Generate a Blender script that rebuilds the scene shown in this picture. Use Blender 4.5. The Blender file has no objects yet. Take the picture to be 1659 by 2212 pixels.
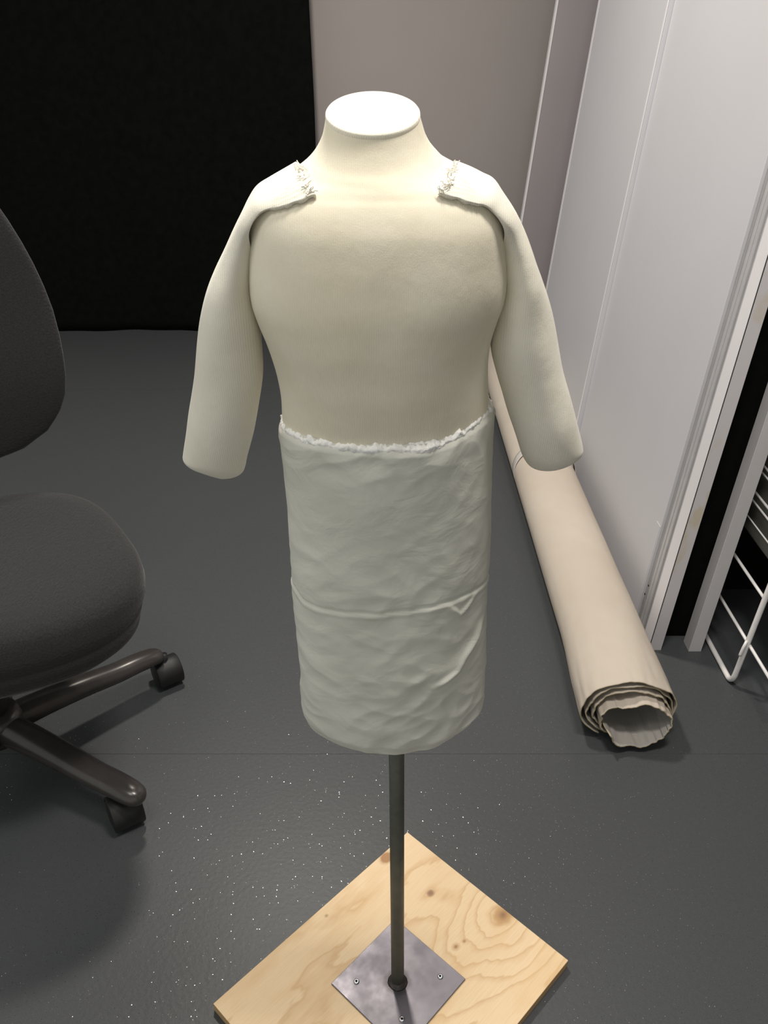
import bpy, bmesh, math, random
from mathutils import Vector, Matrix, noise
random.seed(7)
R = math.radians
sc = bpy.context.scene
C = sc.collection

# ---------------- camera ----------------
F_PX, PITCH, H = 1770.0, R(30), 1.3
cam = bpy.data.cameras.new('camera'); camo = bpy.data.objects.new('camera', cam); C.objects.link(camo)
cam.sensor_fit = 'VERTICAL'; cam.sensor_height = 24.0; cam.lens = F_PX / 2212 * 24.0
cam.clip_start = 0.02
camo.location = (0, 0, H); camo.rotation_euler = (R(60), 0, 0)
sc.camera = camo
# ---------------- world, lights, exposure ----------------
w = bpy.data.worlds.new('world'); sc.world = w; w.use_nodes = True
w.node_tree.nodes['Background'].inputs[0].default_value = (0.99, 1.0, 0.96, 1)
w.node_tree.nodes['Background'].inputs[1].default_value = 0.62
def area(name, loc, size, power, col, target=None, sy=None):
    l = bpy.data.lights.new(name, 'AREA'); l.energy = power; l.color = col; l.size = size
    if sy: l.shape = 'RECTANGLE'; l.size_y = sy
    o = bpy.data.objects.new(name, l); C.objects.link(o); o.location = loc
    if target: o.rotation_euler = (Vector(target) - Vector(loc)).to_track_quat('-Z', 'Y').to_euler()
    return o
area('ceiling_lamp_far', (-0.35, 2.3, 2.68), 0.22, 46, (1, 0.93, 0.84), sy=0.22)
area('ceiling_lamp_near', (0.35, 0.75, 2.68), 0.5, 32, (1, 0.95, 0.88), sy=0.3)
area('ceiling_lamp_left', (-0.5, 0.2, 2.68), 0.6, 12, (1, 0.97, 0.92))
vs = sc.view_settings
vs.view_transform = 'Standard'; vs.look = 'None'; vs.gamma = 1; vs.use_curve_mapping = False
vs.exposure = 0.0

# ---------------- helpers ----------------
def ray(px, py):
    u = (px - 829.5) / F_PX; v = (py - 1106) / F_PX
    return Vector((u, -v * math.sin(PITCH) + math.cos(PITCH), -v * math.cos(PITCH) - math.sin(PITCH)))
def atY(px, py, Y):
    d = ray(px, py); return Vector((0, 0, H)) + d * (Y / d.y)
def atZ(px, py, z=0.0):
    d = ray(px, py); return Vector((0, 0, H)) + d * ((z - H) / d.z)

def tag(o, label=None, cat=None, group=None, kind=None):
    if label: o['label'] = label
    if cat: o['category'] = cat
    if group: o['group'] = group
    if kind: o['kind'] = kind
    return o
def thing(name, label, cat, loc=(0, 0, 0), rz=0, group=None):
    o = bpy.data.objects.new(name, None); C.objects.link(o); o.location = loc; o.rotation_euler = (0, 0, rz)
    o.empty_display_size = 0.1
    return tag(o, label, cat, group)
def link(name, me, mat=None, parent=None, smooth=True):
    o = bpy.data.objects.new(name, me); C.objects.link(o)
    if mat is not None and not me.materials: me.materials.append(mat)
    if smooth:
        for p in me.polygons: p.use_smooth = True
    if parent: o.parent = parent
    return o
def grid_mesh(name, rows, close_v=False, close_u=False, cap0=False, cap1=False):
    nu, nv = len(rows), len(rows[0])
    V = [tuple(p) for r in rows for p in r]; Fc = []
    for i in range(nu if close_u else nu - 1):
        for j in range(nv if close_v else nv - 1):
            a = i * nv + j; b = i * nv + (j + 1) % nv; i2 = (i + 1) % nu
            c = i2 * nv + (j + 1) % nv; d = i2 * nv + j
            Fc.append((a, b, c, d))
    if cap0: Fc.append(tuple(reversed(range(nv))))
    if cap1: Fc.append(tuple(range((nu - 1) * nv, nu * nv)))
    me = bpy.data.meshes.new(name); me.from_pydata(V, [], Fc); me.update()
    bm = bmesh.new(); bm.from_mesh(me); bmesh.ops.recalc_face_normals(bm, faces=bm.faces); bm.to_mesh(me); bm.free()
    return me
def box_mesh(name, x0, x1, y0, y1, z0, z1, bevel=0.0, shear=(0, 0), seg=2):
    bm = bmesh.new(); bmesh.ops.create_cube(bm, size=1)
    for v in bm.verts:
        v.co = Vector(((x0 + x1) / 2 + v.co.x * (x1 - x0), (y0 + y1) / 2 + v.co.y * (y1 - y0), (z0 + z1) / 2 + v.co.z * (z1 - z0)))
    if bevel: bmesh.ops.bevel(bm, geom=bm.edges[:], offset=bevel, segments=seg, affect='EDGES', profile=0.5)
    for v in bm.verts:
        v.co.x += shear[0] * v.co.z; v.co.y += shear[1] * v.co.z
    me = bpy.data.meshes.new(name); bm.to_mesh(me); bm.free(); return me
def tube_rows(path, rad, n=12):
    path = [Vector(p) for p in path]; rows = []
    up = Vector((0.13, 0.27, 0.95)).normalized(); last = None
    for i, p in enumerate(path):
        t = (path[min(i + 1, len(path) - 1)] - path[max(i - 1, 0)]).normalized()
        s = t.cross(up) if last is None else (last - t * last.dot(t))
        if s.length < 1e-4: s = t.cross(Vector((1, 0, 0)))
        s.normalize(); last = s; b = t.cross(s)
        r = rad[i] if isinstance(rad, (list, tuple)) else rad
        rows.append([p + s * (r * math.cos(2 * math.pi * k / n)) + b * (r * math.sin(2 * math.pi * k / n)) for k in range(n)])
    return rows
def tube_mesh(name, path, rad, n=12): return grid_mesh(name, tube_rows(path, rad, n), close_v=True, cap0=True, cap1=True)
def lathe_mesh(name, prof, n=32, M=None):
    rows = [[Vector((r * math.cos(2 * math.pi * k / n), r * math.sin(2 * math.pi * k / n), z)) for k in range(n)] for r, z in prof]
    me = grid_mesh(name, rows, close_v=True, cap0=True, cap1=True)
    if M is not None: me.transform(M)
    return me
def join_meshes(name, ms):
    bm = bmesh.new()
    for m in ms: bm.from_mesh(m)
    me = bpy.data.meshes.new(name); bm.to_mesh(me); bm.free(); return me
def crv(a, n):                                       # Catmull-Rom resample of rows of numbers
    out = []; m = len(a) - 1
    for i in range(n):
        t = i / (n - 1) * m; k = min(int(t), m - 1); f = t - k
        p0, p1, p2, p3 = a[max(k - 1, 0)], a[k], a[k + 1], a[min(k + 2, m)]
        out.append([0.5 * (2 * q1 + (q2 - q0) * f + (2 * q0 - 5 * q1 + 4 * q2 - q3) * f * f + (3 * q1 - q0 - 3 * q2 + q3) * f ** 3)
                    for q0, q1, q2, q3 in zip(p0, p1, p2, p3)])
    return out
def smooth_by_angle(o, ang=40):
    me = o.data
    bm = bmesh.new(); bm.from_mesh(me)
    for e in bm.edges: e.smooth = not (len(e.link_faces) == 2 and e.calc_face_angle(0) > R(ang))
    bm.to_mesh(me); bm.free()
    for p in me.polygons: p.use_smooth = True
    return o
def sstep(a, b, x):
    t = max(0, min(1, (x - a) / (b - a))); return t * t * (3 - 2 * t)

# ---------------- materials ----------------
class NT:
    def __init__(s, name, rough=0.6, metal=0.0, spec=0.5):
        s.m = bpy.data.materials.new(name); s.m.use_nodes = True; s.t = s.m.node_tree; s.n = s.t.nodes
        s.b = s.n['Principled BSDF']; s.set(s.b, 'Roughness', rough); s.set(s.b, 'Metallic', metal); s.set(s.b, 'Specular IOR Level', spec)
    def set(s, node, k, v): node.inputs[k].default_value = v
    def new(s, typ, **kw):
        n = s.n.new(typ)
        for k, v in kw.items(): setattr(n, k, v)
        return n
    def l(s, a, b): s.t.links.new(a, b)
    def coords(s, scale=(1, 1, 1), rot=(0, 0, 0), loc=(0, 0, 0), src='Object'):
        tc = s.new('ShaderNodeTexCoord'); mp = s.new('ShaderNodeMapping')
        mp.inputs['Scale'].default_value = scale; mp.inputs['Rotation'].default_value = rot; mp.inputs['Location'].default_value = loc
        s.l(tc.outputs[src], mp.inputs[0]); return mp.outputs[0]
    def noise(s, co, scale, detail=3, rough=0.5, dist=0):
        n = s.new('ShaderNodeTexNoise'); n.inputs['Scale'].default_value = scale; n.inputs['Detail'].default_value = detail
        n.inputs['Roughness'].default_value = rough; n.inputs['Distortion'].default_value = dist
        s.l(co, n.inputs['Vector']); return n.outputs['Fac']
    def ramp(s, f, stops, interp='LINEAR'):
        r = s.new('ShaderNodeValToRGB'); r.color_ramp.interpolation = interp; e = r.color_ramp.elements
        while len(e) < len(stops): e.new(0.5)
        for i, (p, c) in enumerate(stops):
            e[i].position = p; e[i].color = (c, c, c, 1) if isinstance(c, (int, float)) else (*c, 1)
        s.l(f, r.inputs[0]); return r.outputs[0]
    def mix(s, f, a, b, mode='MIX'):
        n = s.new('ShaderNodeMix', data_type='RGBA', blend_type=mode)
        for k, v in ((0, f), (6, a), (7, b)):
            if hasattr(v, 'links'): s.l(v, n.inputs[k])
            else: n.inputs[k].default_value = v if k == 0 else (*v, 1)
        return n.outputs[2]
    def math(s, op, a, b=0.0, c=0.0):
        n = s.new('ShaderNodeMath', operation=op)
        for k, v in enumerate((a, b, c)):
            if hasattr(v, 'links'): s.l(v, n.inputs[k])
            else: n.inputs[k].default_value = v
        return n.outputs[0]
    def col(s, c):
        if hasattr(c, 'links'): s.l(c, s.b.inputs['Base Color'])
        else: s.b.inputs['Base Color'].default_value = (*c, 1)
    def bump(s, h, strength=0.3, dist=0.001, prev=None):
        n = s.new('ShaderNodeBump'); n.inputs['Strength'].default_value = strength; n.inputs['Distance'].default_value = dist
        s.l(h, n.inputs['Height'])
        if prev is not None: s.l(prev, n.inputs['Normal'])
        s.l(n.outputs[0], s.b.inputs['Normal']); return n.outputs[0]

def cloth_knit(name, base, dark, period=0.00145):
    m = NT(name, 0.95, 0, 0.15)
    co = m.coords()
    f = m.noise(co, 14, 4, 0.55); g = m.noise(m.coords((1, 1, 3)), 60, 3)
    c = m.mix(m.ramp(f, [(0.35, 0), (0.7, 1)]), dark, base)
    c = m.mix(m.math('MULTIPLY', g, 0.10), c, tuple(x * 0.8 for x in base))
    m.col(c)
    wv = m.new('ShaderNodeTexWave', wave_type='BANDS', bands_direction='X')
    wv.inputs['Scale'].default_value = 2 * math.pi / (20 * period) ; wv.inputs['Distortion'].default_value = 0.6; wv.inputs['Detail'].default_value = 1
    wv.inputs['Detail Scale'].default_value = 2
    m.l(co, wv.inputs['Vector'])
    n1 = m.bump(wv.outputs['Fac'], 0.35, 0.00035)
    n2 = m.bump(m.noise(co, 900, 2), 0.5, 0.0003, n1)
    m.bump(m.noise(co, 22, 3), 0.35, 0.004, n2)
    m.set(m.b, 'Sheen Weight', 0.25); m.set(m.b, 'Sheen Roughness', 0.5)
    return m.m
M_knit = cloth_knit('cream knit jersey', (0.85, 0.79, 0.64), (0.79, 0.72, 0.555))
M_sleeve = cloth_knit('cream felted sleeve', (0.85, 0.81, 0.70), (0.80, 0.755, 0.63), 0.0019)
def mk_skirt():
    m = NT('off-white cotton', 0.85, 0, 0.2); co = m.coords()
    m.col(m.mix(m.ramp(m.noise(co, 12, 4), [(0.35, 0), (0.7, 1)]), (0.66, 0.655, 0.58), (0.73, 0.725, 0.65)))
    n = m.bump(m.noise(m.coords((1, 1, 1.35), (0, R(20), 0)), 26, 4, 0.5, 0.6), 0.30, 0.006)
    m.bump(m.noise(co, 1400, 2), 0.35, 0.0002, n); return m.m
M_skirt = mk_skirt()
def simple(name, col, rough=0.6, metal=0.0, var=0.1, scale=20, bump=0.0, bscale=200, spec=0.5, bd=0.001):
    m = NT(name, rough, metal, spec); co = m.coords()
    f = m.ramp(m.noise(co, scale, 4), [(0.3, 0), (0.7, 1)])
    m.col(m.mix(f, tuple(x * (1 - var) for x in col), tuple(min(1, x * (1 + var)) for x in col)))
    if bump: m.bump(m.noise(co, bscale, 3), bump, bd)
    return m.m
M_border = simple('white raw cotton edge', (0.93, 0.92, 0.88), 0.8, 0, 0.05, 40, 0.5, 500)
M_thread = simple('white thread', (0.86, 0.82, 0.72), 0.9, 0, 0.05, 100)
M_pole = simple('dark olive steel', (0.105, 0.108, 0.088), 0.5, 0.1, 0.15, 60, 0.15, 700)
M_weld = simple('scorched weld', (0.07, 0.06, 0.06), 0.5, 0.7, 0.3, 200, 0.5, 400)
M_screw = simple('zinc screw', (0.62, 0.62, 0.63), 0.25, 1.0, 0.08, 200)
M_dark = simple('black recess', (0.01, 0.01, 0.01), 0.9)
def mk_plate(cx, cy):
    m = NT('grey mill steel', 0.45, 0.6); co = m.coords()
    a = m.ramp(m.noise(co, 16, 5, 0.6), [(0.3, (0.14, 0.13, 0.145)), (0.7, (0.175, 0.163, 0.185))])
    ge = m.new('ShaderNodeVectorMath', operation='DISTANCE'); m.l(co, ge.inputs[0]); ge.inputs[1].default_value = (cx, cy, 0.021)
    d = m.math('ADD', ge.outputs['Value'], m.math('MULTIPLY', m.noise(co, 45, 3), 0.016))
    c = m.mix(m.ramp(d, [(0.0, 1), (0.019, 1), (0.027, 0.45), (0.032, 0)]), a, (0.05, 0.043, 0.045))
    m.col(c); m.l(m.ramp(m.noise(co, 30, 3), [(0.3, 0.34), (0.7, 0.52)]), m.b.inputs['Roughness'])
    m.bump(m.noise(m.coords((1, 8, 1)), 260, 2), 0.1, 0.0003); return m.m
def mk_floor():
    m = NT('grey safety vinyl', 0.42, 0, 0.32); co = m.coords(src='Object')
    big = m.noise(co, 1.1, 3); fine = m.noise(co, 650, 2); mid = m.noise(co, 120, 3)
    c = m.mix(m.ramp(fine, [(0.35, 0), (0.65, 1)]), (0.050, 0.055, 0.059), (0.074, 0.080, 0.086))
    c = m.mix(m.math('MULTIPLY', m.ramp(mid, [(0.3, 0), (0.7, 1)]), 0.3), c, (0.048, 0.049, 0.05))
    c = m.mix(m.math('MULTIPLY', m.ramp(big, [(0.35, 0), (0.65, 1)]), 0.25), c, (0.075, 0.074, 0.073))
    # quartz flakes: random tilt, mirror-like
    v = m.new('ShaderNodeTexVoronoi'); v.inputs['Scale'].default_value = 230; m.l(co, v.inputs['Vector'])
    near = m.math('LESS_THAN', v.outputs['Distance'], 0.12)
    sep = m.new('ShaderNodeSeparateColor'); m.l(v.outputs['Color'], sep.inputs[0])
    pick = m.math('GREATER_THAN', sep.outputs[2], 0.2)
    fl = m.math('MULTIPLY', near, pick)
    m.col(m.mix(fl, c, (0.75, 0.73, 0.7)))
    m.l(fl, m.b.inputs['Metallic'])
    m.l(m.ramp(fl, [(0, 0.42), (1, 0.16)]), m.b.inputs['Roughness'])
    # normal: tilt per flake
    geo = m.new('ShaderNodeNewGeometry')
    sub = m.new('ShaderNodeVectorMath', operation='SUBTRACT'); m.l(v.outputs['Color'], sub.inputs[0]); sub.inputs[1].default_value = (0.5, 0.5, 0.5)
    scl = m.new('ShaderNodeVectorMath', operation='SCALE'); m.l(sub.outputs[0], scl.inputs[0]); m.l(m.math('MULTIPLY', fl, 0.38), scl.inputs['Scale'])
    bmp = m.new('ShaderNodeBump'); bmp.inputs['Strength'].default_value = 0.35; bmp.inputs['Distance'].default_value = 0.0008; m.l(mid, bmp.inputs['Height'])
    ad = m.new('ShaderNodeVectorMath', operation='ADD'); m.l(bmp.outputs[0], ad.inputs[0]); m.l(scl.outputs[0], ad.inputs[1])
    nm = m.new('ShaderNodeVectorMath', operation='NORMALIZE'); m.l(ad.outputs[0], nm.inputs[0]); m.l(nm.outputs[0], m.b.inputs['Normal'])
    return m.m
M_floor = mk_floor()
M_seam = simple('pale seam', (0.15, 0.15, 0.15), 0.6)
M_wall = simple('mauve grey paint', (0.35, 0.315, 0.305), 0.7, 0, 0.02, 3, 0.1, 300)
M_ceil = simple('white ceiling paint', (0.7, 0.7, 0.69), 0.9)
M_panel = simple('white laminate', (0.56, 0.555, 0.58), 0.42, 0, 0.012, 4)
M_panel_g = simple('grey laminate', (0.31, 0.28, 0.29), 0.5, 0, 0.02, 4)
M_alu = simple('grey aluminium channel', (0.36, 0.355, 0.36), 0.45, 0.3, 0.05, 30)
M_white = simple('white edge laminate and lit edge', (0.74, 0.72, 0.74), 0.4, 0, 0.02, 5)
M_black_cloth = simple('black cloth', (0.0045, 0.005, 0.0045), 0.95, 0, 0.2, 30, 0.2, 400, spec=0.05)
def mk_endface():
    m = NT('white edge with glue stains', 0.45); co = m.coords()
    f = m.ramp(m.noise(m.coords((2, 2, 1)), 7, 3, 0.5, 0.4), [(0.52, 0), (0.62, 1)])
    m.col(m.mix(m.math('MULTIPLY', f, 0.75), (0.60, 0.57, 0.585), (0.55, 0.47, 0.34))); return m.m
M_end = mk_endface()
M_wire = simple('white plastic coated wire', (0.78, 0.76, 0.75), 0.35, 0, 0.03, 30)
M_box = simple('dark grey plastic', (0.11, 0.112, 0.095), 0.7)
def mk_canvas():
    m = NT('cream canvas', 0.9, 0, 0.15); co = m.coords()
    m.col(m.mix(m.ramp(m.noise(co, 5, 4), [(0.35, 0), (0.7, 1)]), (0.50, 0.435, 0.365), (0.55, 0.49, 0.42)))
    n = m.bump(m.noise(co, 9, 3), 0.4, 0.008); m.bump(m.noise(co, 900, 2), 0.4, 0.0003, n); return m.m
M_canvas = mk_canvas()
M_canvas_in = simple('grey canvas backing', (0.36, 0.34, 0.315), 0.9, 0, 0.05, 8, 0.3, 600, spec=0.15)
M_canvas_edge = simple('yellowed raw edge', (0.40, 0.33, 0.20), 0.9, 0, 0.2, 60)
def mk_seat():
    m = NT('charcoal woven fabric', 0.95, 0, 0.15); co = m.coords((1, 1, 1), (0, 0, R(25)))
    m.col(m.mix(m.ramp(m.noise(co, 500, 2), [(0.35, 0), (0.65, 1)]), (0.021, 0.021, 0.022), (0.033, 0.032, 0.033)))
    v = m.new('ShaderNodeTexVoronoi'); v.inputs['Scale'].default_value = 220; m.l(m.coords((1, 0.55, 1), (0, 0, R(25))), v.inputs['Vector'])
    m.bump(v.outputs['Distance'], 0.5, 0.0012); m.set(m.b, 'Sheen Weight', 0.15); return m.m
M_seat = mk_seat()
M_leg = simple('dark bronze lacquered metal', (0.060, 0.054, 0.051), 0.25, 0.3, 0.1, 30)
M_plastic = simple('black plastic', (0.009, 0.009, 0.009), 0.55, 0, 0.1, 50)

# ---------------- setting ----------------
floor = link('floor', box_mesh('floor', -3.0, 2.2, -2.5, 4.3, -0.05, -0.0006), M_seam, smooth=False); tag(floor, kind='structure')
ys = [-2.5, 1.236, 3.30, 4.3]
for a, b in zip(ys[:-1], ys[1:]):
    link('vinyl_sheet', box_mesh('vinyl_sheet', -3.0, 2.2, a + 0.0004, b - 0.0004, -0.0006, 0.0), M_floor, floor, smooth=False)
wb = link('wall_back', box_mesh('wall_back', -3.0, 2.2, 4.25, 4.35, 0, 2.75), M_wall, smooth=False); tag(wb, kind='structure')
wr = link('wall_right', box_mesh('wall_right', 2.2, 2.3, -2.5, 4.35, 0, 2.75), M_wall, smooth=False); tag(wr, kind='structure')
ce = link('ceiling', box_mesh('ceiling', -3.0, 2.3, -2.5, 4.35, 2.75, 2.8), M_ceil, smooth=False); tag(ce, kind='structure')

# black curtain in front of the back wall
YC = 4.12
xe = atY(683, 300, YC).x
rows = []
for i in range(60):
    z = 0.004 + i / 59 * 2.7
    r = []
    for j in range(200):
        s = j / 199; x = -2.9 + s * (xe + 2.9)
        e = (0.003 * math.sin(z * 6) - 0.01 * sstep(0.9, 1.4, z)) * sstep(0.97, 1, s)
        r.append((x + e, YC + 0.012 * math.sin(x * 9 + 0.3 * math.sin(z * 2)) + 0.006 * math.sin(x * 23), z))
    rows.append(r)
cur = link('curtain', grid_mesh('curtain', rows), M_black_cloth)
md = cur.modifiers.new('thick', 'SOLIDIFY'); md.thickness = 0.004
tag(cur, 'large black curtain hanging to the grey floor behind the form and chair', 'curtain')

# ---------------- leaning panels on the right ----------------
LX, LY = 0.093, 0.037
SH = (LX, LY); PX = 0.649; PT = 2.35
def lb(name, x0, x1, y0, y1, z0, z1, mat, parent=None, bevel=0.001, smooth=False):
    return link(name, box_mesh(name, x0, x1, y0, y1, z0, z1, bevel, SH, 1), mat, parent, smooth)
p1 = thing('wall_panel', 'tall white board with grey grooved channel leaning behind the canvas roll end', 'board', (0, 0, 0))
lb('panel_face', PX, PX + 0.028, 1.70, 2.531, 0.0, PT, M_panel, p1)
M_alu_l = simple('pale grey aluminium lip', (0.52, 0.51, 0.52), 0.4, 0.2, 0.04, 30)
g0 = lb('channel', PX + 0.008, PX + 0.028, 1.620, 1.70, 0.0, PT, M_alu, p1)
for (a, b, d) in ((1.620, 1.627, 0.001), (1.647, 1.6595, 0.004), (1.6615, 1.673, 0.003)):
    lb('channel_rib', PX + d, PX + 0.009, a, b, 0.0, PT, M_alu_l, p1, 0.0006)
lb('end_strip', PX + 0.0012, PX + 0.031, 1.573, 1.6195, 0.0, PT, M_end, p1, 0.0004)
lb('dark_joint', PX + 0.0002, PX + 0.0016, 1.5726, 1.58, 0.0, PT, M_dark, p1, 0)
lb('side_strip', PX - 0.0006, PX + 0.0014, 1.5742, 1.6195, 0.0, PT, M_white, p1, 0.0003)
lb('bottom_plate', PX - 0.001, PX, 1.702, 1.73, 0.0, 0.27, M_panel, p1, 0)
for zz in (0.085, 0.115):
    s = link('screw', lathe_mesh('screw', [(0.0001, 0), (0.003, 0), (0.0025, 0.0012), (0.0001, 0.0015)], 12,
             Matrix.Translation((PX + 0.0028 + LX * zz, 1.684 if zz > 0.1 else 1.69, zz)) @ Matrix.Rotation(R(-90), 4, 'Y')), M_dark, p1)
p2 = thing('wall_panel', 'tall plain white board leaning farther back, its near edge proud of the next board', 'board', (0, 0, 0))
lb('panel_face', PX - 0.014, PX + 0.02, 2.533, 3.395, 0.0, PT, M_panel, p2, 0.002)
lb('edge_strip', PX - 0.0155, PX - 0.014, 3.372, 3.395, 0.0, PT, M_white, p2, 0.0005)
lb('edge_strip', PX - 0.0155, PX - 0.014, 2.533, 2.545, 0.0, PT, M_white, p2, 0.0005)  # light caught along the near edge, put in as a whiter strip
xa = atY(1203, 0, 3.78); xa0 = xa.x - LX * xa.z
p3 = thing('wall_panel', 'grey board with thin pale edge standing between back wall and white boards', 'board', (0, 0, 0))
ya = 3.78 - LY * xa.z
lb('panel_face', xa0 + 0.008, xa0 + 0.42, ya, ya + 0.03, 0.0, PT, M_panel_g, p3, 0.001)
lb('edge_strip', xa0, xa0 + 0.008, ya - 0.002, ya + 0.03, 0.0, PT, M_white, p3, 0.001)
post = atZ(1487, 1408)
p4 = link('upright_post', box_mesh('upright_post', post.x, post.x + 0.031, post.y, post.y + 0.04, 0.0, PT, 0.001, SH, 1), M_panel_g, smooth=False)
p4.data.materials.clear(); p4.data.materials.append(simple('pale grey post', (0.52, 0.50, 0.505), 0.5, 0, 0.02, 4))
tag(p4, 'narrow pale grey upright post standing beside the white wire rack', 'post')
bb = link('backing_board', box_mesh('backing_board', PX + 0.034, PX + 0.034 + 0.09, post.y + 0.062, post.y + 0.07, 0.0, PT, 0, SH), M_black_cloth, smooth=False)
bb.data.transform(Matrix.Identity(4))
tag(bb, 'black board standing behind the narrow pale post', 'board')

bb2 = link('backing_board', box_mesh('backing_board', 0.90, 1.9, 1.83, 1.84, 0.0, PT, 0), M_black_cloth, smooth=False)  # added black sheet standing in for the shadowed space beyond the rack
tag(bb2, 'wide added black sheet for the dark space behind the white wire rack', 'board')
# ---------------- wire rack ----------------
rk = atZ(1580, 1484); rx, ry_ = rk.x, 1.445
rack = thing('wire_rack', 'white coated wire drawer rack standing at the right edge of the picture', 'rack', (0, 0, 0))
TL = 0.088
def rp(y, z, dx=0): return Vector((rx + dx + TL * z, y, z))
fr = [rp(1.80, 0.0065)]
fr += [rp(1.50, 0.0065)]
for a in range(0, 91, 12): fr.append(rp(ry_ + 0.022 - 0.022 * math.sin(R(a)), 0.0065 + 0.03 - 0.03 * math.cos(R(a))))
fr += [rp(ry_, 0.1), rp(ry_, 0.3), rp(ry_, 0.62), rp(ry_, 0.9)]
link('frame_tube', tube_mesh('frame_tube', fr, 0.0062, 14), M_wire, rack)
fr2 = [v + Vector((0.42, 0, 0)) for v in fr]
link('frame_tube', tube_mesh('frame_tube', fr2, 0.0062, 14), M_wire, rack)
#link('cross_tube', tube_mesh('cross_tube', [rp(1.615, 0.0065), rp(1.615, 0.0065, 0.42)], 0.0055, 12), M_wire, rack)
for z, r, y0 in ((0.12, 0.0038, 1.30), (0.24, 0.0036, 1.447), (0.345, 0.0018, 1.40), (0.385, 0.0025, 1.30), (0.405, 0.003, 1.30), (0.455, 0.0025, 1.30), (0.47, 0.003, 1.30), (0.55, 0.0025, 1.30), (0.57, 0.003, 1.3)):
    link('rail_wire', tube_mesh('rail_wire', [rp(y0, z, 0.006), rp(1.80, z, 0.006)], r, 8), M_wire, rack)
hk = [rp(ry_ + 0.004, 0.128, -0.002), rp(ry_ - 0.006, 0.132, -0.008), rp(ry_ - 0.010, 0.120, -0.012), rp(ry_ - 0.010, 0.098, -0.013)]
link('hook', tube_mesh('hook', [Vector(p) for p in crv([tuple(h) for h in hk], 12)], 0.0035, 8), M_wire, rack)
bx = link('storage_drawer', box_mesh('storage_drawer', rx + 0.018, rx + 0.40, 1.30, 1.80, 0.30, 0.60, 0.006, (TL, 0)), M_box, smooth=False)
bx.parent = rack

# ---------------- canvas roll ----------------
roll = thing('canvas_roll', 'long cream canvas roll lying on the floor against the white boards', 'fabric roll', (0, 0, 0))
YE, YF = 1.278, 3.62
def lerp_list(L, t):
    t = max(0, min(len(L) - 1, t)); k = min(int(t), len(L) - 2); f = t - k; return L[k] * (1 - f) + L[k + 1] * f
RXL = [0.097, 0.088, 0.078, 0.069, 0.061, 0.055]; RZL = [0.077, 0.070, 0.062, 0.055, 0.047, 0.04]
NV = 600; TURN = 4.12
def roll_pt(t, y):                                   # t = turns from the outer free edge
    rxk, rzk = lerp_list(RXL, t), lerp_list(RZL, t)
    phi = 2 * math.pi * t + 0.55
    e = 1 - sstep(0, 0.30, y - YE)
    rxk *= 1 + 0.06 * e; rzk *= 1 - 0.02 * e
    wv = noise.noise(Vector((math.cos(phi) * 2.1, math.sin(phi) * 2.1 + t * 0.9, y * 7)))
    wv2 = noise.noise(Vector((math.cos(phi) * 5, math.sin(phi) * 5 + t * 1.3, y * 16 + 5)))
    am = (0.0016 + 0.0035 * e) * (0.6 + 0.25 * t); wv2 += 0.7 * e ** 3 * noise.noise(Vector((math.cos(phi) * 11, math.sin(phi) * 11 + t * 1.3, y * 20 + 9)))
    k = 1 + (wv * am + wv2 * am * 0.5) / rxk
    if t > 3.2:                                      # inner tube: soft dip in its top
        dp = math.exp(-((phi % (2 * math.pi) - 2.65) / 0.42) ** 2) * 0.032 * e * sstep(3.2, 3.5, t)
    else: dp = 0
    cxk = 0.424 + 0.194 - rxk - 0.007 * t + 0.002 * e
    if t < 0.5: cxk -= 0.004 * (1 - t / 0.5)
    cz = rzk + 0.004 + 0.0032 * t
    x = cxk - (rxk * k - dp * 0.3) * math.sin(phi); z = cz - (rzk * k - dp) * math.cos(phi)
    return Vector((x, y, max(z, 0.003 + 0.003 * min(t, 3))))
def roll_end(t):
    phi = 2 * math.pi * t + 0.55
    base = lerp_list([0.002, 0.004, 0.006, -0.006, -0.044, -0.044], t) + 0.003 * (1 - math.cos(phi))
    return YE + base + 0.006 * noise.noise(Vector((t * 9, 3, 1)))
vrows = []
yfr = [0, .002, .006, .012, .02, .03, .045, .065, .09, .12, .16, .2, .26, .34, .45, .6, .8, 1.0]
for f in yfr:
    r = []
    for j in range(NV):
        t = j / (NV - 1) * TURN; y0 = roll_end(t); y = y0 + (YF - y0) * f
        r.append(roll_pt(t, y) if f < 1 else roll_pt(t, y))
    vrows.append(r)
me = grid_mesh('canvas_sheet', vrows)
me.materials.append(M_canvas); me.materials.append(M_canvas_in); me.materials.append(M_canvas_edge)
sh = link('canvas_sheet', me, None, roll)
md = sh.modifiers.new('thick', 'SOLIDIFY'); md.thickness = 0.0022; md.offset = 0; md.use_rim = True
md.material_offset = 1; md.material_offset_rim = 2
# tape band round the roll
rows = []
for dy in (0, 0.010, 0.030, 0.040):
    rows.append([Vector((0.424 + 0.097, 2.36 + dy, 0.077 + 0.005)) + Vector((-(0.097 + 0.0035) * math.sin(a), 0.03 * math.cos(a) * -1, -(0.077 + 0.0035) * math.cos(a))) for a in [R(25 + k * 310 / 40) for k in range(41)]])
bd = link('tape_band', grid_mesh('tape_band', rows), simple('pale grey tape', (0.50, 0.47, 0.44), 0.5), roll)
bd['label'] = 'pale grey tape band'
md = bd.modifiers.new('thick', 'SOLIDIFY'); md.thickness = 0.0008

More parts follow.
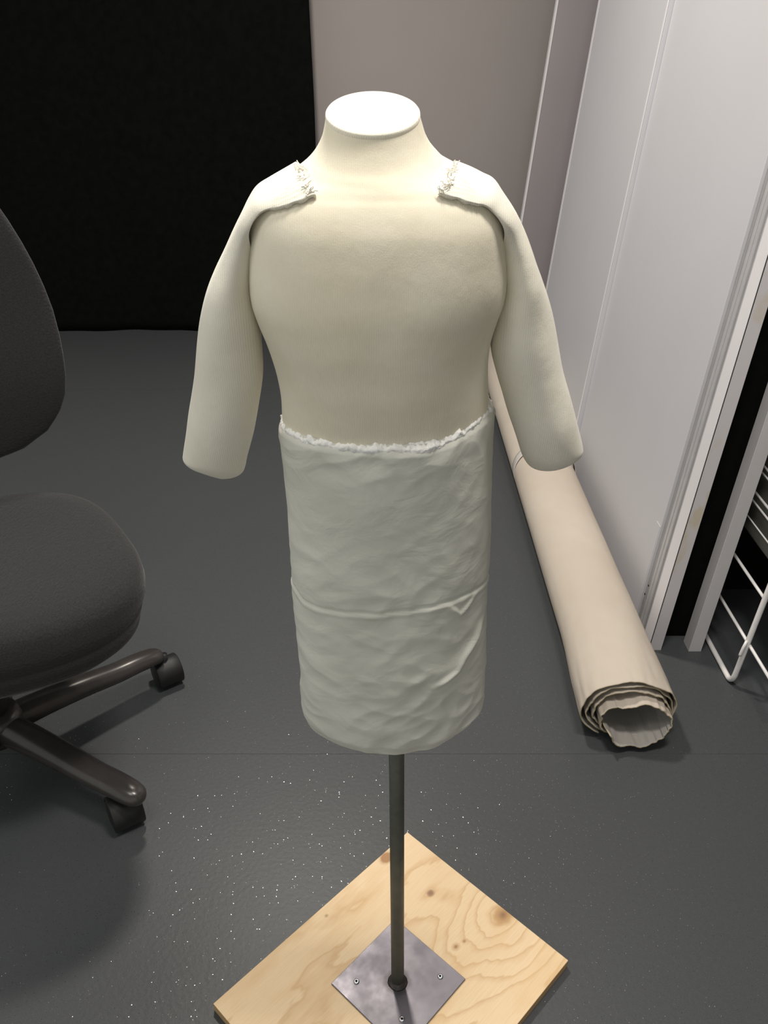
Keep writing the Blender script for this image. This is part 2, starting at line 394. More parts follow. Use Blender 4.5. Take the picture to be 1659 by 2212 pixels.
# ---------------- dress form ----------------
Y0 = 0.750
base_c = atZ(859, 2120, 0.021)
form = thing('dress_form', 'cream child-size dress form with stuffed sleeves on a pole and plywood base', 'dress form', (0, 0, 0))
TOR = [  # y px, left px, right px, half depth, exponent, neck tilt
 (250, 704, 907, .0405, 2.0, .33), (275, 700, 914, .0425, 2.0, .31), (296, 695, 921, .045, 2.0, .28), (316, 686, 932, .048, 2.0, .25), (333, 675, 947, .051, 2.0, .21),
 (349, 660, 965, .055, 2.0, .17), (364, 640, 996, .058, 2.0, .13), (380, 614, 1028, .061, 2.1, .09), (397, 585, 1055, .064, 2.15, .06), (416, 561, 1072, .068, 2.2, .03),
 (445, 545, 1085, .073, 2.25, .01), (485, 540, 1092, .078, 2.3, 0), (540, 539, 1094, .081, 2.3, 0), (600, 540, 1094, .082, 2.3, 0), (645, 545, 1087, .082, 2.25, 0),
 (685, 558, 1073, .081, 2.2, 0), (725, 575, 1060, .080, 2.2, 0), (765, 589, 1054, .079, 2.15, 0), (805, 600, 1053, .078, 2.1, 0), (850, 608, 1055, .075, 2.1, 0), (905, 611, 1059, .071, 2.1, 0), (990, 618, 1056, .069, 2.1, 0)]
def sup(a, n): 
    c, s = math.cos(a), math.sin(a)
    return math.copysign(abs(c) ** (2 / n), c), math.copysign(abs(s) ** (2 / n), s)
def torso_rows(K=150, NA=128):
    rows = []
    for yp, l, r, hd, n, tl in crv(TOR, K):
        L_, R_ = atY(l, yp, Y0), atY(r, yp, Y0); cx = (L_.x + R_.x) / 2; hw = (R_.x - L_.x) / 2; z = L_.z
        row = []
        for k in range(NA):
            c, s = sup(2 * math.pi * k / NA, n)
            y = hd * s; ch = 0
            if s < 0:                                   # chest fullness, slight belly
                ch = -0.004 * math.exp(-((z - 1.08) / 0.05) ** 2) * (abs(s) ** 2) * (1 - 0.25 * math.exp(-(c / 0.18) ** 2))
            row.append(Vector((cx + hw * c, Y0 + y + ch, z + tl * y)))
        rows.append(row)
    return rows
tr = torso_rows()
TS, TZ = [], []
for yp, l, r, hd, n, tl in crv(TOR, 150):
    L_, R_ = atY(l, yp, Y0), atY(r, yp, Y0); TS.append(((L_.x + R_.x) / 2, (R_.x - L_.x) / 2, hd, n)); TZ.append(L_.z)
link('torso', grid_mesh('torso', tr, close_v=True, cap1=True), M_knit, form)
# neck cap: slightly domed disc with a rolled rim
top = tr[0]; cen = sum(top, Vector()) / len(top); up = Vector((0, -0.31, 0.95))
rows = []
for s_, h in ((1.0, -0.003), (1.012, 0.0), (1.006, 0.0022), (0.985, 0.0032), (0.9, 0.0036), (0.6, 0.0042), (0.3, 0.0045), (0.02, 0.0046)):
    rows.append([cen + (p - cen) * s_ + up * h for p in top])
nc = link('neck_cap', grid_mesh('neck_cap', rows, close_v=True, cap1=True), M_sleeve, form); nc['label'] = 'flat cloth-covered neck top'

def build_arm(name, secs, sgn, K=110, NV_=72):
    # secs: (Ox, Oy, Ix, Iy, alpha, ry, cy, shear) ; O on the outer / upper silhouette, I opposite
    S = crv([tuple(map(float, s)) for s in secs], K); rows = []
    for i, (ox, oy, ix, iy, al, ry, cy, shv) in enumerate(S):
        O = atY(ox, oy, Y0 + cy); I = atY(ix, iy, Y0 + cy)
        Cn = (O + I) / 2; N = (O - I) / 2
        al = min(al, 179.5); row = []
        for j in range(NV_ + 1):
            a = R(al) * (2 * j / NV_ - 1)
            p = Cn + N * math.cos(a) + Vector((0, -1, 0)) * (ry * math.sin(a))
            p.x += -sgn * shv * (a / R(al)) if True else 0
            wr_ = noise.noise(Vector((p.x * 28, p.y * 28, p.z * 18 + sgn))) * 0.0022
            p += Vector((sgn, -0.4, 0)).normalized() * wr_
            u_ = i / (K - 1) * (len(secs) - 1)
            if u_ < 7:                                  # strap lies on the shoulder, a little proud of it
                k_ = min(range(len(tr)), key=lambda q: abs(TZ[q] - p.z)); tcx, thw, thd, tn = TS[k_]
                xx = abs((p.x - tcx) / thw)
                if xx < 0.995:
                    fd = 1 - sstep(3.6, 5.0, u_); need = fd * (thd * (1 - xx ** tn) ** (1 / tn) + 0.0035 + 0.004 * min(1, u_ / 4))
                    if a > 0.25: p.y = min(p.y, Y0 - need * min(1, (a - 0.25) * 3))
                    elif a < -0.25: p.y = max(p.y, Y0 + need * min(1, (-a - 0.25) * 3))
            row.append(p)
        rows.append(row)
    return rows
armL = [ # Ox,Oy, Ix,Iy, alpha, ry, cy, shear
 (640, 352, 674, 462, 76, .052, .002, .016), (612, 367, 646, 470, 77, .053, .002, .013), (580, 385, 616, 474, 79, .053, .002, .010), (553, 402, 594, 472, 82, .051, .002, .006),
 (536, 427, 585, 475, 88, .048, .002, .003), (519, 462, 575, 493, 100, .043, .0, .0), (500, 500, 566, 515, 122, .038, .0, 0), (481, 542, 558, 548, 150, .036, 0, 0), (465, 580, 553, 582, 176, .036, 0, 0),
 (449, 625, 549, 625, 179.5, .037, 0, 0), (437, 680, 556, 680, 179.5, .037, 0, 0), (429, 740, 564, 740, 179.5, .036, 0, 0), (421, 800, 570, 800, 179.5, .035, 0, 0), (413, 860, 563, 860, 179.5, .034, 0, 0),
 (405, 920, 549, 922, 179.5, .032, 0, 0), (397, 972, 535, 982, 179.5, .029, 0, 0), (399, 990, 531, 1005, 179.5, .026, 0, 0), (420, 1003, 525, 1018, 179.5, .020, 0, 0), (447, 1018, 512, 1026, 179.5, .012, 0, 0), (470, 1031, 495, 1031, 179.5, .004, 0, 0)]
armR = [
 (982, 350, 950, 458, 76, .052, .002, .012), (1010, 361, 980, 466, 77, .053, .002, .010), (1040, 375, 1010, 470, 79, .053, .002, .008), (1066, 387, 1032, 470, 82, .051, .002, .005),
 (1084, 412, 1042, 470, 88, .048, .002, .003), (1107, 448, 1054, 488, 100, .043, 0, 0), (1128, 488, 1064, 510, 122, .038, 0, 0), (1147, 530, 1072, 540, 150, .036, 0, 0), (1161, 570, 1077, 575, 176, .036, 0, 0),
 (1176, 620, 1080, 620, 179.5, .037, 0, 0), (1190, 675, 1068, 678, 179.5, .037, 0, 0), (1204, 735, 1060, 740, 179.5, .037, 0, 0), (1217, 798, 1070, 800, 179.5, .036, 0, 0), (1230, 855, 1090, 862, 179.5, .035, 0, 0),
 (1243, 910, 1108, 920, 179.5, .034, 0, 0), (1257, 958, 1122, 968, 179.5, .030, 0, 0), (1258, 975, 1132, 990, 179.5, .026, 0, 0), (1243, 989, 1145, 1004, 179.5, .020, 0, 0), (1222, 1000, 1165, 1010, 179.5, .012, 0, 0), (1200, 1007, 1180, 1010, 179.5, .004, 0, 0)]
for sg, se in ((-1, armL), (1, armR)):
    rws = build_arm('sleeve', se, sg)
    o = link('sleeve', grid_mesh('sleeve', rws), M_sleeve, form)
    md = o.modifiers.new('thick', 'SOLIDIFY'); md.thickness = 0.0042; md.offset = -1
    # frayed hand stitching where the shoulder strap meets the neck
    ths = []
    e0, e1 = rws[0], rws[5]
    n0 = len(e0)
    for q in range(26):
        f = random.uniform(0.55, 0.985); j = int(f * (n0 - 1)); base = e0[j].lerp(e1[j], random.uniform(-0.1, 0.42))
        pth = []
        d = Vector((random.uniform(-1, 1), random.uniform(-0.6, 0.2), random.uniform(-1, 0.6))).normalized()
        for k in range(6):
            pth.append(base + d * (k - 2.5) * 0.0014 + Vector((random.uniform(-1, 1), 0, random.uniform(-1, 1))) * 0.0008 + Vector((0, -0.0005, 0.0007)))
        ths.append(tube_mesh('t', crv([tuple(p) for p in pth], 12), 0.0005, 5))
    st = link('stitching', join_meshes('stitching', ths), M_thread, o); st['label'] = 'frayed white stitching'; st['kind'] = 'stuff'

# skirt cover
SK = [ (893, 609, 1061, .0745), (912, 608, 1062, .0752), (960, 612, 1062, .0752), (1050, 620, 1060, .0745), (1150, 628, 1055, .074), (1250, 635, 1050, .073), (1350, 643, 1048, .072),
       (1420, 648, 1045, .071), (1480, 651, 1041, .070), (1515, 654, 1036, .069), (1540, 660, 1029, .067)]
def ang_of(px, py, z, hd):    # front-surface angle helper
    pass
NA, K = 260, 260
SKr = crv(SK, K)
zs = [atY(l, yp, Y0).z for yp, l, r, hd in SKr]
ztop, zbot = zs[0], zs[-1]
def seg_d(p, a, b):
    ax, ay = a; bx_, by = b; t = ((p[0] - ax) * (bx_ - ax) + (p[1] - ay) * (by - ay)) / ((bx_ - ax) ** 2 + (by - ay) ** 2)
    t = max(0, min(1, t)); dx = p[0] - ax - t * (bx_ - ax); dy = p[1] - ay - t * (by - ay)
    sd = ((bx_ - ax) * (p[1] - ay) - (by - ay) * (p[0] - ax)) / math.hypot(bx_ - ax, by - ay)
    return math.hypot(dx, dy), sd, t
def surf_from_px(px, py):      # photo position -> (x, z) on the skirt's front
    d = ray(px, py); o = Vector((0, 0, H)); best = None
    for i in range(140):
        p = o + d * (0.60 + i * 0.002)
        k = min(range(0, K, 4), key=lambda q: abs(zs[q] - p.z)); yp, l, r, hd = SKr[k]
        L_, R_ = atY(l, yp, Y0), atY(r, yp, Y0); cx = (L_.x + R_.x) / 2; hw = (R_.x - L_.x) / 2
        u = (p.x - cx) / hw; vv = (p.y - Y0) / hd
        if abs(u) < 1 and abs(u) ** 2.1 + abs(vv) ** 2.1 <= 1: return (p.x, p.z)
    return (p.x, p.z)
crease = [[surf_from_px(*q) for q in c] for c in (
    [(1047, 1350), (1030, 1410), (1005, 1450), (990, 1485), (935, 1527)],
    [(1040, 1440), (985, 1520), (930, 1560), (850, 1600)],
    [(960, 1300), (993, 1325), (1020, 1290), (1034, 1262)],
    [(640, 1420), (700, 1500), (750, 1520)], [(760, 1495), (840, 1490)], [(690, 1270), (745, 1312)], [(850, 1515), (900, 1497), (940, 1470)],
    [(820, 1525), (845, 1530), (860, 1515)], [(870, 1590), (960, 1540)])]
crs = [(0.0036, 0.0030), (0.0002, 0.008), (0.0028, 0.0022), (0.0012, 0.010), (0.0010, 0.006), (0.0010, 0.008), (0.0010, 0.006), (0.0010, 0.005), (0.0010, 0.009)]
seamz = [surf_from_px(*q) for q in ((642, 1275), (660, 1297), (700, 1316), (760, 1326), (830, 1326), (900, 1317), (960, 1302), (1010, 1282), (1046, 1258))]
def seam_h(x):
    if x <= seamz[0][0]: return seamz[0][1]
    for a, b in zip(seamz[:-1], seamz[1:]):
        if x <= b[0]: return a[1] + (b[1] - a[1]) * (x - a[0]) / (b[0] - a[0])
    return seamz[-1][1]
rows = []
for i, (yp, l, r, hd) in enumerate(SKr):
    L_, R_ = atY(l, yp, Y0), atY(r, yp, Y0); cx = (L_.x + R_.x) / 2; hw = (R_.x - L_.x) / 2; z = zs[i]; row = []
    f = (ztop - z) / (ztop - zbot)
    for k in range(NA):
        a = 2 * math.pi * k / NA; c, s = sup(a, 2.1)
        p = Vector((cx + hw * c, Y0 + hd * s, z)); nrm = Vector((c / hw, s / hd, 0)).normalized()
        q = Vector((p.x * 1.0 + p.y * .6, p.y, p.z))
        h = 0.0030 * noise.noise(Vector((a * 1.3 + 4, z * 9, 0.3)))
        rd = noise.noise(Vector((q.x * 24 + z * 14, q.y * 20, z * 27)))
        rd2 = noise.noise(Vector((q.x * 34 - z * 24, q.y * 24 + 7, z * 32 + 3)))
        amp = 0.35 + 0.9 * sstep(0.15, 0.5, f) * (0.5 + 0.5 * math.exp(-((c - 0.05) / 0.5) ** 2)) + 0.5 * sstep(0.6, 1, f) + 1.2 * (1 - sstep(0.02, 0.14, f))
        h += amp * (0.0022 * (0.5 - abs(rd)) + 0.0018 * (0.4 - abs(rd2)))
        if s < 0.25:
            sh_ = seam_h(p.x) + 0.001 * noise.noise(Vector((p.x * 60, 0, 0)))
            dz = z - sh_
            h += 0.0011 * math.exp(-((dz + 0.003) / 0.0028) ** 2) - 0.0013 * math.exp(-((dz - 0.001) / 0.0016) ** 2)
        if s < 0.05:
            for (am, wd), cr in zip(crs, crease):
                bd_ = min((seg_d((p.x, z), m1, m2) for m1, m2 in zip(cr[:-1], cr[1:])), key=lambda e_: e_[0])
                if bd_[0] < wd * 3:
                    e0 = math.hypot(p.x - cr[0][0], z - cr[0][1]); e1 = math.hypot(p.x - cr[-1][0], z - cr[-1][1])
                    am *= sstep(0, 0.018, min(e0, e1)) 
                    h += am * math.exp(-(bd_[0] / wd) ** 2)
        edge = sstep(0.965, 1.0, f); h -= 0.0045 * (1 - sstep(0, 0.03, f))
        h -= 0.003 * edge
        zz = z + 0.006 * f * noise.noise(Vector((a * 1.6 + 1, 2, 0))) * sstep(0.9, 1, f)
        if s < 0: zz += 0.010 * sstep(0.93, 1, f) * sstep(0.35, 0.8, c)
        zz += 0.0025 * (1 - sstep(0, 0.04, f)) * noise.noise(Vector((a * 14, 0, 5)))
        # waist line dips a little in the middle front-left, rises at the right side
        zz += (1 - sstep(0, 0.5, f)) * (0.016 * sstep(0.3, 1, c) )
        row.append(Vector((p.x, p.y, zz)) + nrm * h)
    rows.append(row)
# turned-under bottom and inside
last = rows[-1]; cb = sum(last, Vector()) / NA
for s_, dz in ((0.985, -0.0018), (0.95, -0.001), (0.93, 0.004), (0.5, 0.006), (0.1, 0.006)):
    rows.append([Vector((cb.x + (p.x - cb.x) * s_, cb.y + (p.y - cb.y) * s_, p.z + dz)) for p in last])
link('skirt_cover', grid_mesh('skirt_cover', rows, close_v=True, cap1=True), M_skirt, form)
# raw gathered upper border of the skirt cover
tb = rows[0]; brow = []
cw = sum(tb, Vector()) / NA
NB = 520
for m_ in range(17):
    v = m_ / 16; r = []
    for k in range(NB):
        fk = k * NA / NB; k0 = int(fk); p = tb[k0].lerp(tb[(k0 + 1) % NA], fk - k0); a = 2 * math.pi * k / NB
        out = Vector((p.x - cw.x, p.y - cw.y, 0)).normalized()
        j1 = noise.noise(Vector((math.cos(a) * 12, math.sin(a) * 12, v * 1.6))); j2 = noise.noise(Vector((math.cos(a) * 40, math.sin(a) * 40, v * 3 + 4)))
        hgt = 0.0030 + 0.0020 * j1
        j3 = noise.noise(Vector((math.cos(a) * 28, math.sin(a) * 28, v * 7 + math.cos(a) * 5))); fo = 0.0014 * (0.6 * j2 + 0.8 * j1) + 0.0024 * (0.3 - abs(j3)); zz = hgt + 0.0018 + 0.0015 * j2 - (0.0085 * v / 0.5 if v < 0.5 else 0.0085 + (v - 0.5) * (0.022 + 0.012 * j1))
        th = (-0.0052 + 0.0080 * (v / 0.5) if v < 0.5 else 0.0032 * (1 - ((v - 0.5) / 0.5) ** 2) + 0.0006) + fo * math.sin(math.pi * v)
        r.append(p + out * th + Vector((0, 0, zz)))
    brow.append(r)
bo = link('raw_border', grid_mesh('raw_border', brow, close_v=True), M_border, form); bo['label'] = 'crumpled white raw edge at the waist'
md = bo.modifiers.new('thick', 'SOLIDIFY'); md.thickness = 0.001

# pole
ptop = Vector((atY(855, 1622, Y0).x, Y0, zbot + 0.02)); pbot = Vector((base_c.x, base_c.y, 0.021))
link('pole', tube_mesh('pole', [pbot, pbot.lerp(ptop, 0.5), ptop], 0.0099, 28), M_pole, form)
# plywood base
T_, L2, R2 = atZ(880, 1797, .018), atZ(460, 2168, .018), atZ(1246, 2052, .018)
ua = (T_ - L2); ub = (R2 - T_); print('ply', ua.length, ub.length, ua.normalized().dot(ub.normalized()))
ud = ua.normalized(); vd = Vector((ud.y, -ud.x, 0)); wlen = ub.dot(vd)
ang = math.atan2(ud.y, ud.x)
ctr = T_ - ud * (ua.length / 2) + vd * (wlen / 2); ctr.z = 0
def mk_ply(kn):
    m = NT('pine plywood', 0.55, 0, 0.3); co = m.coords()
    def dist(p, sx=1.0, sy=1.0):
        mp = m.new('ShaderNodeMapping'); mp.inputs['Location'].default_value = (-p[0] * sx, -p[1] * sy, 0); mp.inputs['Scale'].default_value = (sx, sy, 0)
        m.l(co, mp.inputs[0]); ln = m.new('ShaderNodeVectorMath', operation='LENGTH'); m.l(mp.outputs[0], ln.inputs[0]); return ln.outputs['Value']
    sepc = m.new('ShaderNodeSeparateXYZ'); m.l(co, sepc.inputs[0])
    warp = m.noise(m.coords((1.3, 4, 1)), 2.6, 4, 0.55)
    field = m.math('ADD', m.math('MULTIPLY', sepc.outputs[1], 6.0), m.math('MULTIPLY', warp, 5.0))
    d1 = dist(kn[0], 0.75, 1.0)
    bend = m.math('MULTIPLY', m.ramp(d1, [(0, 1), (0.05, 0.62), (0.11, 0.2), (0.19, 0)]), 6.0)
    field = m.math('ADD', field, bend)
    field = m.math('ADD', field, m.math('MULTIPLY', m.ramp(dist(kn[1], 0.5, 1.0), [(0, 1), (0.03, 0.2), (0.06, 0)]), 1.2))
    ph = m.math('FRACT', m.math('MULTIPLY', field, 1.0))
    band = m.ramp(ph, [(0.0, 0), (0.55, 0.05), (0.80, 0.55), (0.9, 1.0), (0.97, 0.35), (1.0, 0)])
    fine = m.noise(m.coords((6, 160, 1)), 3, 4)
    c = m.mix(m.math('MULTIPLY', band, 0.72), (0.82, 0.63, 0.40), (0.62, 0.40, 0.20))
    c = m.mix(m.math('MULTIPLY', m.ramp(fine, [(0.35, 0), (0.7, 1)]), 0.22), c, (0.60, 0.40, 0.21))
    blot = m.ramp(m.noise(m.coords((1, 3, 1), loc=(3, 1, 0)), 7, 3), [(0.5, 0), (0.75, 1)])
    c = m.mix(m.math('MULTIPLY', blot, 0.5), c, (0.66, 0.42, 0.19))
    for (p, r0, r1, cc) in kn[2]:
        d = dist(p, 0.8, 1.0); dn = m.math('ADD', d, m.math('MULTIPLY', m.math('SUBTRACT', m.noise(co, 70, 3), 0.5), r1 * 0.45))
        c = m.mix(m.ramp(dn, [(0, 1), (r0, 1), (r1, 0)]), c, cc)
    # edge plies, seen on the sides only
    geo = m.new('ShaderNodeNewGeometry'); sn = m.new('ShaderNodeSeparateXYZ'); m.l(geo.outputs['Normal'], sn.inputs[0])
    ez = m.math('FRACT', m.math('MULTIPLY', sepc.outputs[2], 170))
    ec = m.mix(m.ramp(ez, [(0.45, 0), (0.5, 1)]), (0.66, 0.45, 0.23), (0.43, 0.27, 0.13))
    side = m.math('LESS_THAN', m.math('ABSOLUTE', sn.outputs[2]), 0.6)
    m.col(m.mix(side, c, ec))
    m.bump(fine, 0.15, 0.0005); return m.m
def loc(px, py):
    q = atZ(px, py, .018) - ctr; return (q.dot(ud), q.dot(-vd))
k1, k2, k3 = loc(1087, 1976), loc(930, 1929), loc(835, 1852)
rings = [(k1, 0.012, 0.021, (0.55, 0.34, 0.16)), (k1, 0.001, 0.010, (0.27, 0.145, 0.08)), (k2, 0.0035, 0.006, (0.30, 0.16, 0.09)), (k3, 0.008, 0.013, (0.42, 0.23, 0.11)),
         (loc(705, 1978), 0.0015, 0.003, (0.35, 0.24, 0.12)), (loc(985, 2045), 0.002, 0.005, (0.36, 0.17, 0.06)), (loc(1003, 2033), 0.001, 0.004, (0.4, 0.2, 0.08))]
bm = bmesh.new(); me = box_mesh('plywood_base', -ua.length / 2, ua.length / 2, -wlen / 2, wlen / 2, 0.0, 0.018, 0.0012)
ply = link('plywood_base', me, mk_ply((k1, k2, rings)), form, smooth=False)
ply.location = ctr; ply.rotation_euler = (0, 0, ang)
# steel plate
PTc = [atZ(853, 1987, .021), atZ(713, 2128, .021), atZ(869, 2272, .021), atZ(1008, 2109, .021)]
pc = sum(PTc, Vector()) / 4; side = sum((PTc[i] - PTc[(i + 1) % 4]).length for i in range(4)) / 4
dd = (PTc[0] - PTc[1]).normalized() + (PTc[3] - PTc[2]).normalized(); pang = math.atan2(dd.y, dd.x); print('plate', side, pc, math.degrees(pang), math.degrees(ang))
pm = box_mesh('base_plate', -side / 2, side / 2, -side / 2, side / 2, 0.018, 0.021, 0.0006)
off = Matrix.Rotation(-pang, 3, 'Z') @ Vector((base_c.x - pc.x, base_c.y - pc.y, 0))
plate = link('base_plate', pm, mk_plate(off.x, off.y), form, smooth=False)
plate.location = (pc.x, pc.y, 0); plate.rotation_euler = (0, 0, pang)
wl = lathe_mesh('weld_collar', [(0.0095, 0.0), (0.0155, 0.0), (0.0145, 0.0015), (0.012, 0.003), (0.0105, 0.005), (0.0095, 0.0055)], 40)
for v in wl.vertices: v.co *= 1 + 0.07 * noise.noise(v.co * 300)
w_ = link('weld_collar', wl, M_weld, plate); w_.location = (off.x, off.y, 0.021)
M_in = Matrix.Rotation(-pang, 3, 'Z')
shm = None
for (px, py) in ((770, 2120), (951, 2109), (868, 2201), (853, 2037)):
    q = atZ(px, py, .022) - Vector((pc.x, pc.y, 0)); q = M_in @ Vector((q.x, q.y, 0))
    if shm is None:
        shm = lathe_mesh('screw', [(0.0001, 0), (0.0045, 0), (0.0044, 0.0010), (0.0034, 0.0020), (0.0020, 0.0024), (0.0016, 0.0012), (0.0001, 0.0010)], 28)
        rc = join_meshes('screw_recess', [box_mesh('a', -0.0021, 0.0021, -0.0004, 0.0004, 0.0019, 0.00255), box_mesh('b', -0.0004, 0.0004, -0.0021, 0.0021, 0.0019, 0.00256)])
    s = link('screw', shm, M_screw, plate); s.location = (q.x, q.y, 0.021); s.rotation_euler = (0, 0, random.random() * 3)
    t = link('screw_slot', rc, M_dark, None, smooth=False); t.location = s.location; t.rotation_euler = s.rotation_euler; t.parent = plate

# ---------------- office chair ----------------
HUB = Vector((-0.771, 1.2055, 0))
chair = thing('office_chair', 'dark grey upholstered swivel chair with bronze star base at the left edge', 'chair', HUB)
# seat (chair coordinates: forward = direction it faces)
FA = R(-69); fwd = Vector((math.cos(FA), math.sin(FA), 0)); rgt = Vector((-fwd.y, fwd.x, 0))   # rgt -> towards the photo's right
def seat_outline(a, hw, hl, n=2.9):
    c, s = sup(a, n); return c, s
def cushion(name, prof, hw, hl, off, n=2.9, K2=96):
    rows = []
    for sc_, z in prof:
        row = []
        for k in range(K2):
            c, s = sup(2 * math.pi * k / K2, n)
            w_ = hw * (1 - 0.36 * (0.5 - 0.5 * s * sc_) )       # narrower at the rear
            x = c * w_ * sc_; y = s * hl * sc_
            zz = z - 0.020 * max(0, s * sc_) ** 3 + 0.010 * (abs(c * sc_) ** 2)
            row.append(rgt * (x + 0.062) + fwd * (y + off + 0.03) + Vector((0, 0, zz)))
        rows.append(row)
    return grid_mesh(name, rows, close_v=True, cap0=True, cap1=True)
SZ = 0.400
prof = [(0.02, -0.022), (0.75, -0.022), (0.87, -0.016), (0.935, 0.004), (0.968, 0.040), (0.966, 0.043), (0.972, 0.047), (0.992, 0.062), (1.0, 0.080), (0.992, 0.096), (0.965, 0.109), (0.91, 0.117), (0.8, 0.119), (0.6, 0.114), (0.3, 0.109), (0.02, 0.108)]
link('seat', cushion('seat', [(a, b + SZ) for a, b in prof], 0.300, 0.245, 0.0), M_seat, chair)
link('seat_shell', cushion('seat_shell', [(0.02, SZ - 0.022), (0.6, SZ - 0.022), (0.75, SZ - 0.01), (0.8, SZ + 0.004), (0.02, SZ + 0.004)], 0.300, 0.245, 0.0), M_plastic, chair)
# seat mechanism with adjusting knob
mm = box_mesh('mechanism', -0.11, 0.11, -0.09, 0.09, SZ - 0.07, SZ - 0.02, 0.015); mm.transform(Matrix.Rotation(FA + R(90), 4, 'Z'))
link('mechanism', mm, M_plastic, chair)
kb = rgt * 0.245 + fwd * 0.085 + Vector((0, 0, SZ - 0.022))
link('adjust_knob', tube_mesh('adjust_knob', [kb - rgt * 0.08, kb - rgt * 0.02, kb - rgt * 0.015, kb + rgt * 0.012, kb + rgt * 0.018], [0.006, 0.006, 0.02, 0.02, 0.014], 20), M_plastic, chair)
# backrest
BO = [(-90, 0), ]
bcen = -fwd * 0.335 + rgt * 0.012; rows = []
def back_w(t):     # half width against height fraction
    return lerp_list([0.0, 0.13, 0.185, 0.214, 0.232, 0.240, 0.243, 0.243, 0.240, 0.233, 0.223, 0.21, 0.194, 0.175, 0.152, 0.12, 0.0], t * 16)
Z0b, Z1b = 0.528, 1.17
def back_sheet(dn, inset, bulge):
    rr = []
    for i in range(49):
        t = i / 48; tt = 0.5 - 0.5 * math.cos(math.pi * t)
        w_ = math.sqrt(max(0, back_w(tt))) ** 2 * inset; row = []
        z = Z0b + (Z1b - Z0b) * (0.5 + (tt - 0.5) * inset)
        for j in range(41):
            s = math.sin(math.pi * (j / 40 - 0.5))
            ed = max(0, 1 - s * s) ** 0.5 * max(0, 1 - (2 * tt - 1) ** 6) ** 0.5
            curve = 0.045 * (s * w_ / 0.24) ** 2                       # wraps forward at the sides
            lum = 0.03 * math.exp(-((z - 0.72) / 0.12) ** 2) - 0.03 * ((z - 0.8) / 0.3)
            row.append(bcen + rgt * (s * w_) + fwd * (curve + lum + dn + bulge * ed) + Vector((0, 0, z)))
        rr.append(row)
    return rr
fs = back_sheet(0.0, 1.0, 0.034); bs = back_sheet(0.0, 1.0, -0.03)
ms = join_meshes('backrest', [grid_mesh('f', fs), grid_mesh('b', bs)])
bm = bmesh.new(); bm.from_mesh(ms); bmesh.ops.remove_doubles(bm, verts=bm.verts, dist=0.0008); bmesh.ops.recalc_face_normals(bm, faces=bm.faces); bm.to_mesh(ms); bm.free()
link('backrest', ms, M_seat, chair)
sp = [tuple(p) for p in (-fwd * 0.10 + Vector((0, 0, SZ - 0.03)), -fwd * 0.30 + Vector((0, 0, SZ - 0.02)), -fwd * 0.385 + Vector((0, 0, SZ + 0.06)), -fwd * 0.375 + Vector((0, 0, 0.66)))]
link('back_support', tube_mesh('back_support', crv(sp, 24), 0.018, 14), M_plastic, chair)
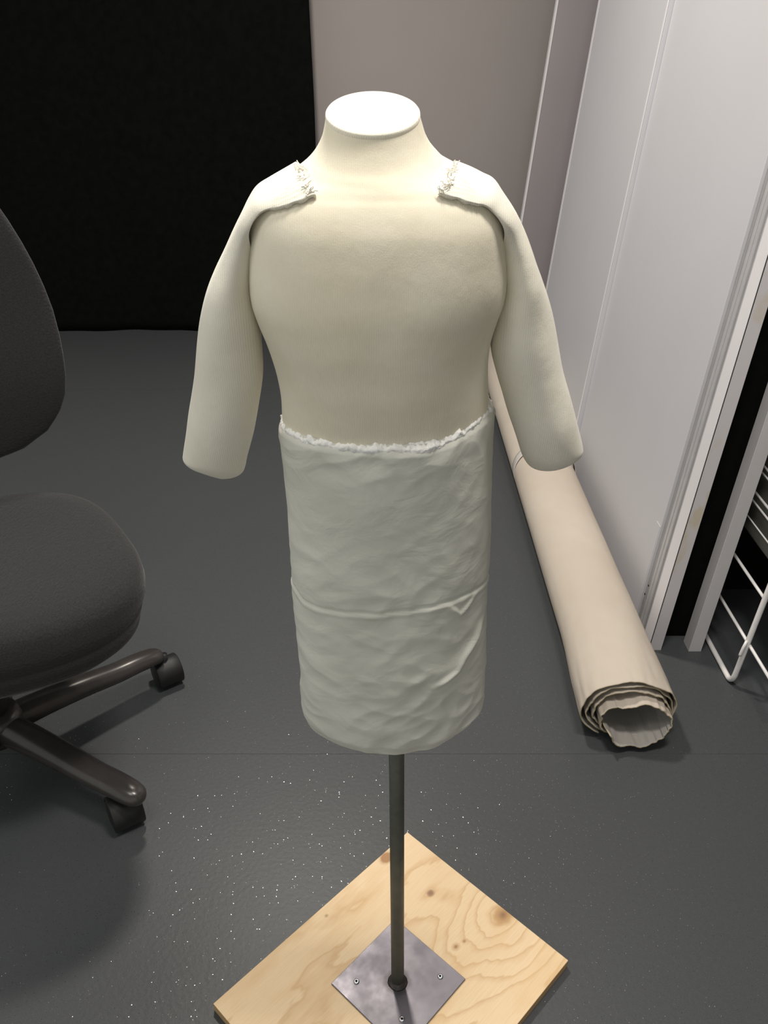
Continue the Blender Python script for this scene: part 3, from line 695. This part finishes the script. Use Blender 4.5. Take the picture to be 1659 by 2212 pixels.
# column and hub
link('gas_column', lathe_mesh('gas_column', [(0.028, 0.10), (0.028, 0.24), (0.016, 0.245), (0.016, SZ - 0.05)], 28), M_plastic, chair)
link('base_hub', lathe_mesh('base_hub', [(0.045, 0.085), (0.05, 0.095), (0.05, 0.135), (0.042, 0.15), (0.028, 0.152)], 36), M_leg, chair)
def leg_mesh(a):
    d = Vector((math.cos(a), math.sin(a), 0)); s = Vector((-d.y, d.x, 0)); rows = []
    st = [(0.03, 0.116, 0.033, 0.026), (0.10, 0.114, 0.031, 0.024), (0.18, 0.107, 0.029, 0.0215), (0.25, 0.098, 0.0275, 0.0195), (0.30, 0.096, 0.027, 0.018), (0.337, 0.092, 0.0255, 0.017), (0.354, 0.089, 0.021, 0.015), (0.363, 0.087, 0.012, 0.010), (0.366, 0.086, 0.003, 0.003)]
    for r, z, hw, hh in crv(st, 30):
        row = []
        for k in range(28):
            c, q = sup(2 * math.pi * k / 28, 2.5); wdt = hw * (1 - 0.22 * q) if q > 0 else hw
            row.append(d * r + s * (wdt * c) + Vector((0, 0, z + hh * q)))
        rows.append(row)
    return grid_mesh('base_leg', rows, close_v=True, cap0=True, cap1=True)
CA = [43.5, -26.5, 115.5, 187.5, 259.5]; RC = 0.335
wheel = lathe_mesh('wheel', [(0.001, -0.010), (0.014, -0.010), (0.018, -0.0085), (0.0245, -0.0085), (0.0275, -0.006), (0.0275, 0.006), (0.0255, 0.0085), (0.012, 0.0085), (0.001, 0.0085)], 40, Matrix.Rotation(R(90), 4, 'Y'))
def hood_mesh():
    rows = []
    for x in (-0.0225, -0.021, -0.007, 0.007, 0.021, 0.0225):
        r = 0.0305 if abs(x) < 0.022 else 0.029
        rows.append([Vector((x, r * math.cos(R(q)), r * math.sin(R(q)) + 0.0275)) for q in range(8, 222, 8)])
    return grid_mesh('caster_hood', rows)
hood = hood_mesh()
yaw = [R(8), R(20), R(70), R(-40), R(110)]
yaw = [R(35), R(32), R(60), R(15), R(100)]
for i, a in enumerate(CA):
    lg = link('base_leg', leg_mesh(R(a)), M_leg, chair)
    rc_ = RC + (0.034 if i == 0 else -0.024 if i == 1 else 0); cp = Vector((math.cos(R(a)) * rc_, math.sin(R(a)) * rc_, 0)); MR = Matrix.Rotation(yaw[i], 4, 'Z')
    hd_ = link('caster_hood', hood, M_plastic, None); hd_.scale = (1.3, 1.15, 1.15); hd_.parent = lg; hd_.location = cp; hd_.rotation_euler = (0, 0, yaw[i])
    md = hd_.modifiers.new('thick', 'SOLIDIFY'); md.thickness = 0.002
    for sx in (-1, 1):
        wh = link('caster_wheel', wheel, M_plastic, lg)
        wh.scale = (1.3, 1.15, 1.15); wh.location = cp + MR @ Vector((sx * 0.0175, 0, 0.0316)); wh.rotation_euler = (0, 0, yaw[i] + (math.pi if sx > 0 else 0))
    sm = link('caster_stem', tube_mesh('caster_stem', [cp + Vector((0, 0, 0.04)), cp + Vector((0, 0, 0.082))], 0.0075, 14), M_plastic, lg)
